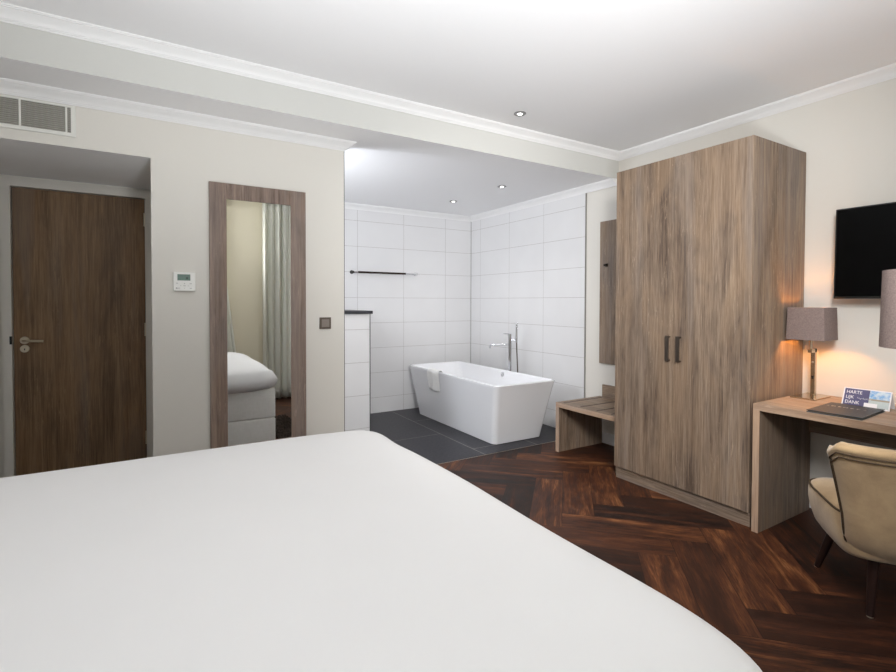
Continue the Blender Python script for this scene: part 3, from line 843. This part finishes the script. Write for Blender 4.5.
# duvet
bm = bmesh.new()
nu, nv = 70, 64
x0_, x1_, y0_, y1_ = BX0+.01, BX1+.035, BY0-.03, BY1+.09
def outline(u_, v_):
    # map square to rounded square
    a, b = 2*u_-1, 2*v_-1
    m_ = max(abs(a), abs(b)); 
    if m_ < 1e-6: return 0, 0, 0
    L = (abs(a/m_)**9+abs(b/m_)**9)**(-1/9)
    return a*L, b*L, m_
top_v = {}
rings_top = []
for i in range(nu+1):
    for j in range(nv+1):
        a, b, m_ = outline(i/nu, j/nv)
        X = (x0_+x1_)/2+a*(x1_-x0_)/2; Y = (y0_+y1_)/2+b*(y1_-y0_)/2
        edge = max(0, (m_-.80)/.20)
        z = .752-.052*edge**2.2-.045*max(0, (m_-.965)/.035)**1.4
        z += .004*math.sin(X*2.3+1)*math.cos(Y*2.9)*(1-edge)
        # corner tuck at the foot end far side
        dcx, dcy = X-(x1_-.07), Y-(y1_-.07)
        z += .012*math.exp(-(dcx**2+dcy**2)/.012)
        wv = edge**2*(.006*math.sin(Y*7+.5)*(1 if a > 0 else 0)+.005*math.sin(X*6)*(1 if b > 0 else 0))
        X += wv if abs(a) > abs(b) else 0; Y += wv if abs(b) >= abs(a) else 0
        if a > .8: X += .018*edge*math.exp(-((Y-(y1_-.12))/.12)**2)-.012*edge*math.exp(-((Y-(y1_-.34))/.12)**2)
        top_v[i, j] = bm.verts.new((X, Y, z))
for i in range(nu):
    for j in range(nv):
        bm.faces.new((top_v[i, j], top_v[i+1, j], top_v[i+1, j+1], top_v[i, j+1]))
loop = [(i, 0) for i in range(nu)]+[(nu, j) for j in range(nv)]+[(i, nv) for i in range(nu, 0, -1)]+[(0, j) for j in range(nv, 0, -1)]
prev = [top_v[k] for k in loop]
cxm, cym = (x0_+x1_)/2, (y0_+y1_)/2
for dz, ins in ((-.025, -.008), (-.055, -.002), (-.085, .022), (-.098, .055), (-.10, .10)):
    cur = []
    for k in loop:
        v = top_v[k].co; d_ = Vector((cxm-v.x, cym-v.y, 0)); 
        sx = max(-1, min(1, -d_.x/((x1_-x0_)/2))); sy = max(-1, min(1, -d_.y/((y1_-y0_)/2)))
        e = 8
        nx, ny_ = math.copysign(abs(sx)**e, sx), math.copysign(abs(sy)**e, sy)
        L = math.hypot(nx, ny_) or 1
        cur.append(bm.verts.new((v.x-nx/L*ins, v.y-ny_/L*ins, v.z+dz)))
    for q in range(len(loop)):
        bm.faces.new((prev[q], prev[(q+1) % len(loop)], cur[(q+1) % len(loop)], cur[q]))
    prev = cur
bm.faces.new(prev)
link('duvet', bm, sheet, bed, smooth=180)

# rug
bm = bmesh.new()
nx_, ny_ = 34, 110
gv = [[bm.verts.new((1.03+.30*i/nx_+random.uniform(-.003, .003), .95+1.05*j/ny_+random.uniform(-.003, .003), (.001 if i in (0, nx_) or j in (0, ny_) else random.uniform(.008, .036)))) for j in range(ny_+1)] for i in range(nx_+1)]
for i in range(nx_):
    for j in range(ny_): bm.faces.new((gv[i][j], gv[i+1][j], gv[i+1][j+1], gv[i][j+1]))
rg = link('rug', bm, rug_m)
setp(rg, 'dark brown shaggy rug beside the foot of the bed', 'rug')

# ------------------------------------------------------------------ curtains (window side, seen in the mirror)
def curtain(x0, x1, y, label, z0=.015, z1=2.69, folds=6, amp=.045, flare=0):
    bm = bmesh.new(); n = folds*12; rows = []
    for z in [z0+(z1-z0)*k/20 for k in range(21)]:
        row = []
        w_ = x1-x0+flare*max(0, 1-abs(z-.35)/1.25)
        for i in range(n+1):
            u_ = i/n
            row.append(bm.verts.new((x0+w_*u_+.008*math.sin(u_*folds*4*PI), y+amp*math.sin(u_*folds*2*PI)*(.75+.25*math.sin(u_*17+z*.4))+.010*math.sin(u_*41), z)))
        rows.append(row)
    for k in range(20):
        for i in range(n): bm.faces.new((rows[k][i], rows[k][i+1], rows[k+1][i+1], rows[k+1][i]))
    o = link('curtain', bm, voile, smooth=180)
    md = o.modifiers.new('t', 'SOLIDIFY'); md.thickness = .002
    return setp(o, label, 'curtain')
curtain(1.28, 1.84, YB+.12, 'off-white curtain seen in the mirror right of the bare wall', folds=6)
curtain(3.15, 3.55, YB+.12, 'off-white curtain at the window in the desk corner', folds=4)
curtain(.45, .83, YB+.12, 'off-white curtain seen at the left edge of the mirror', folds=4, flare=.15)
curtain(-1.15, -.80, YB+.12, 'off-white curtain by the head of the bed', folds=4)
cr = thing('curtain_rail', (1.2, YB+.12, 2.706), 'white curtain rail along the window wall', 'curtain rail')
link('rail_profile', B(-2.36, 2.36, -.012, .012, -.014, .016), white_metal, cr)
for x in (-2.0, 0, 2.0): link('rail_bracket', B(x-.01, x+.01, -.02, .02, -.012, .0155), white_metal, cr)

# ------------------------------------------------------------------ vanity lamp in the hidden part of the bathroom
vl = thing('wall_lamp', (.80, YD+.10, 1.98), 'small opal bathroom wall lamp behind the mirror wall', 'lamp')
link('backplate', B(-.15, .15, 0, .02, -.03, .03, bev=.004), chrome, vl)
link('opal_tube', T([(-.18, .07, 0), (.18, .07, 0)], .028, seg=20), vanity_m, vl, smooth=50)

# ------------------------------------------------------------------ lights
def light(name, typ, loc, energy, col, **kw):
    l = bpy.data.lights.new(name, typ); l.energy = energy; l.color = col
    rot = kw.pop('rot', None)
    for k, v in kw.items(): setattr(l, k, v)
    o = bpy.data.objects.new(name, l); COL.objects.link(o); o.location = loc
    if rot: o.rotation_euler = rot
    return o
def aim(a, b): return (Vector(b)-Vector(a)).to_track_quat('-Z', 'Y').to_euler()
light('lamp_bulb_light', 'POINT', (3.502, 1.418, .76+.46), 15, (1, .40, .07), shadow_soft_size=.03)
for i, (x, y, z) in enumerate(((2.292, 2.78, ZH), (.2, 1.9, ZH), (1.2, .9, ZH), (2.6, .9, ZH))):
    if i:   # spots added above and behind the frame to light the room
        downlight(x, y, z, 'recessed spot added to the high ceiling outside the picture')
    light('spot_light', 'SPOT', (x, y, z-.02), 10, (1, .93, .84), spot_size=R(110), spot_blend=.8, shadow_soft_size=.03)
lm = thing('bath_fill_lamp', (RX1+.10, 3.95, 1.7), 'opal panel added out of view to light the bathtub from the left', 'lamp')
link('backplate', B(0, .03, -.26, .26, -.32, .32, bev=.004), chrome, lm)
link('opal_panel', B(.03, .05, -.24, .24, -.30, .30, bev=.004), vanity_m, lm)
light('bath_fill_light', 'AREA', (RX1+.17, 3.95, 1.7), 16, (.86, .91, 1), shape='RECTANGLE', size=.6, size_y=.48, rot=aim((0, 0, 0), (1, .0, -.12)))  # unseen panel and light added so the bath is lit from its left
for x, y in ((2.965, 3.867), (2.93, 4.723)):
    light('spot_light', 'SPOT', (x, y, ZL-.02), 10, (1, .96, .92), spot_size=R(115), spot_blend=.9, shadow_soft_size=.03)
light('vanity_light', 'AREA', (.80, YD+.21, 2.0), 3.5, (.88, .92, 1), shape='RECTANGLE', size=.36, size_y=.05, rot=(R(150), 0, R(-20)))
light('bounce_fill', 'SPOT', (.50, -.02, 1.0), 305, (.96, .98, 1), spot_size=R(124), spot_blend=1, shadow_soft_size=.2, rot=(R(90+57), 0, R(-22)))  # unseen spot added to brighten the ceiling, like a bounced flash
light('far_room_fill', 'SPOT', (.7, -.1, 2.35), 400, (1, .985, .97), spot_size=R(86), spot_blend=1, shadow_soft_size=.35, rot=aim((.7, -.1, 2.35), (3.4, 2.9, .8)))  # unseen fill spot added to lift wardrobe, tub and far floor
for a, b in WIN:
    o = light('window_portal', 'AREA', ((a+b)/2, YB-.22, (WZ0+WZ1)/2), 1, (1, 1, 1), shape='RECTANGLE', size=b-a, size_y=WZ1-WZ0, rot=(R(90), 0, 0))
    o.data.cycles.is_portal = True
wd = bpy.data.worlds.new('World'); S.world = wd; wd.use_nodes = True
bg = wd.node_tree.nodes['Background']; bg.inputs[0].default_value = (.93, .96, 1, 1); bg.inputs[1].default_value = .85

# ------------------------------------------------------------------ camera
F, CY, YAW, PIT, ROLL = 487.106, 311.713, .544979, -.0197640, .00261969
fw = Vector((math.sin(YAW)*math.cos(PIT), math.cos(YAW)*math.cos(PIT), math.sin(PIT)))
rr = Vector((math.cos(YAW), -math.sin(YAW), 0)); uu = rr.cross(fw)
r2 = rr*math.cos(ROLL)+uu*math.sin(ROLL); u2 = -rr*math.sin(ROLL)+uu*math.cos(ROLL)
cam = bpy.data.cameras.new('camera'); co = bpy.data.objects.new('camera', cam); COL.objects.link(co)
co.matrix_world = Matrix(((r2.x, u2.x, -fw.x, 0), (r2.y, u2.y, -fw.y, 0), (r2.z, u2.z, -fw.z, 1.35), (0, 0, 0, 1)))
cam.sensor_fit = 'HORIZONTAL'; cam.sensor_width = 36; cam.lens = F/896*36
cam.shift_y = -(336-CY)/896
cam.clip_start = .02
S.camera = co

vs_ = S.view_settings
S.display_settings.display_device = 'sRGB'
vs_.view_transform = 'Standard'; vs_.look = 'None'; vs_.gamma = 1; vs_.use_curve_mapping = False; vs_.exposure = 0.3
S.cycles.use_denoising = True
S.cycles.max_bounces = 12; S.cycles.diffuse_bounces = 8; S.cycles.glossy_bounces = 6; S.cycles.transmission_bounces = 8; S.cycles.transparent_max_bounces = 12
S.cycles.sample_clamp_indirect = 6
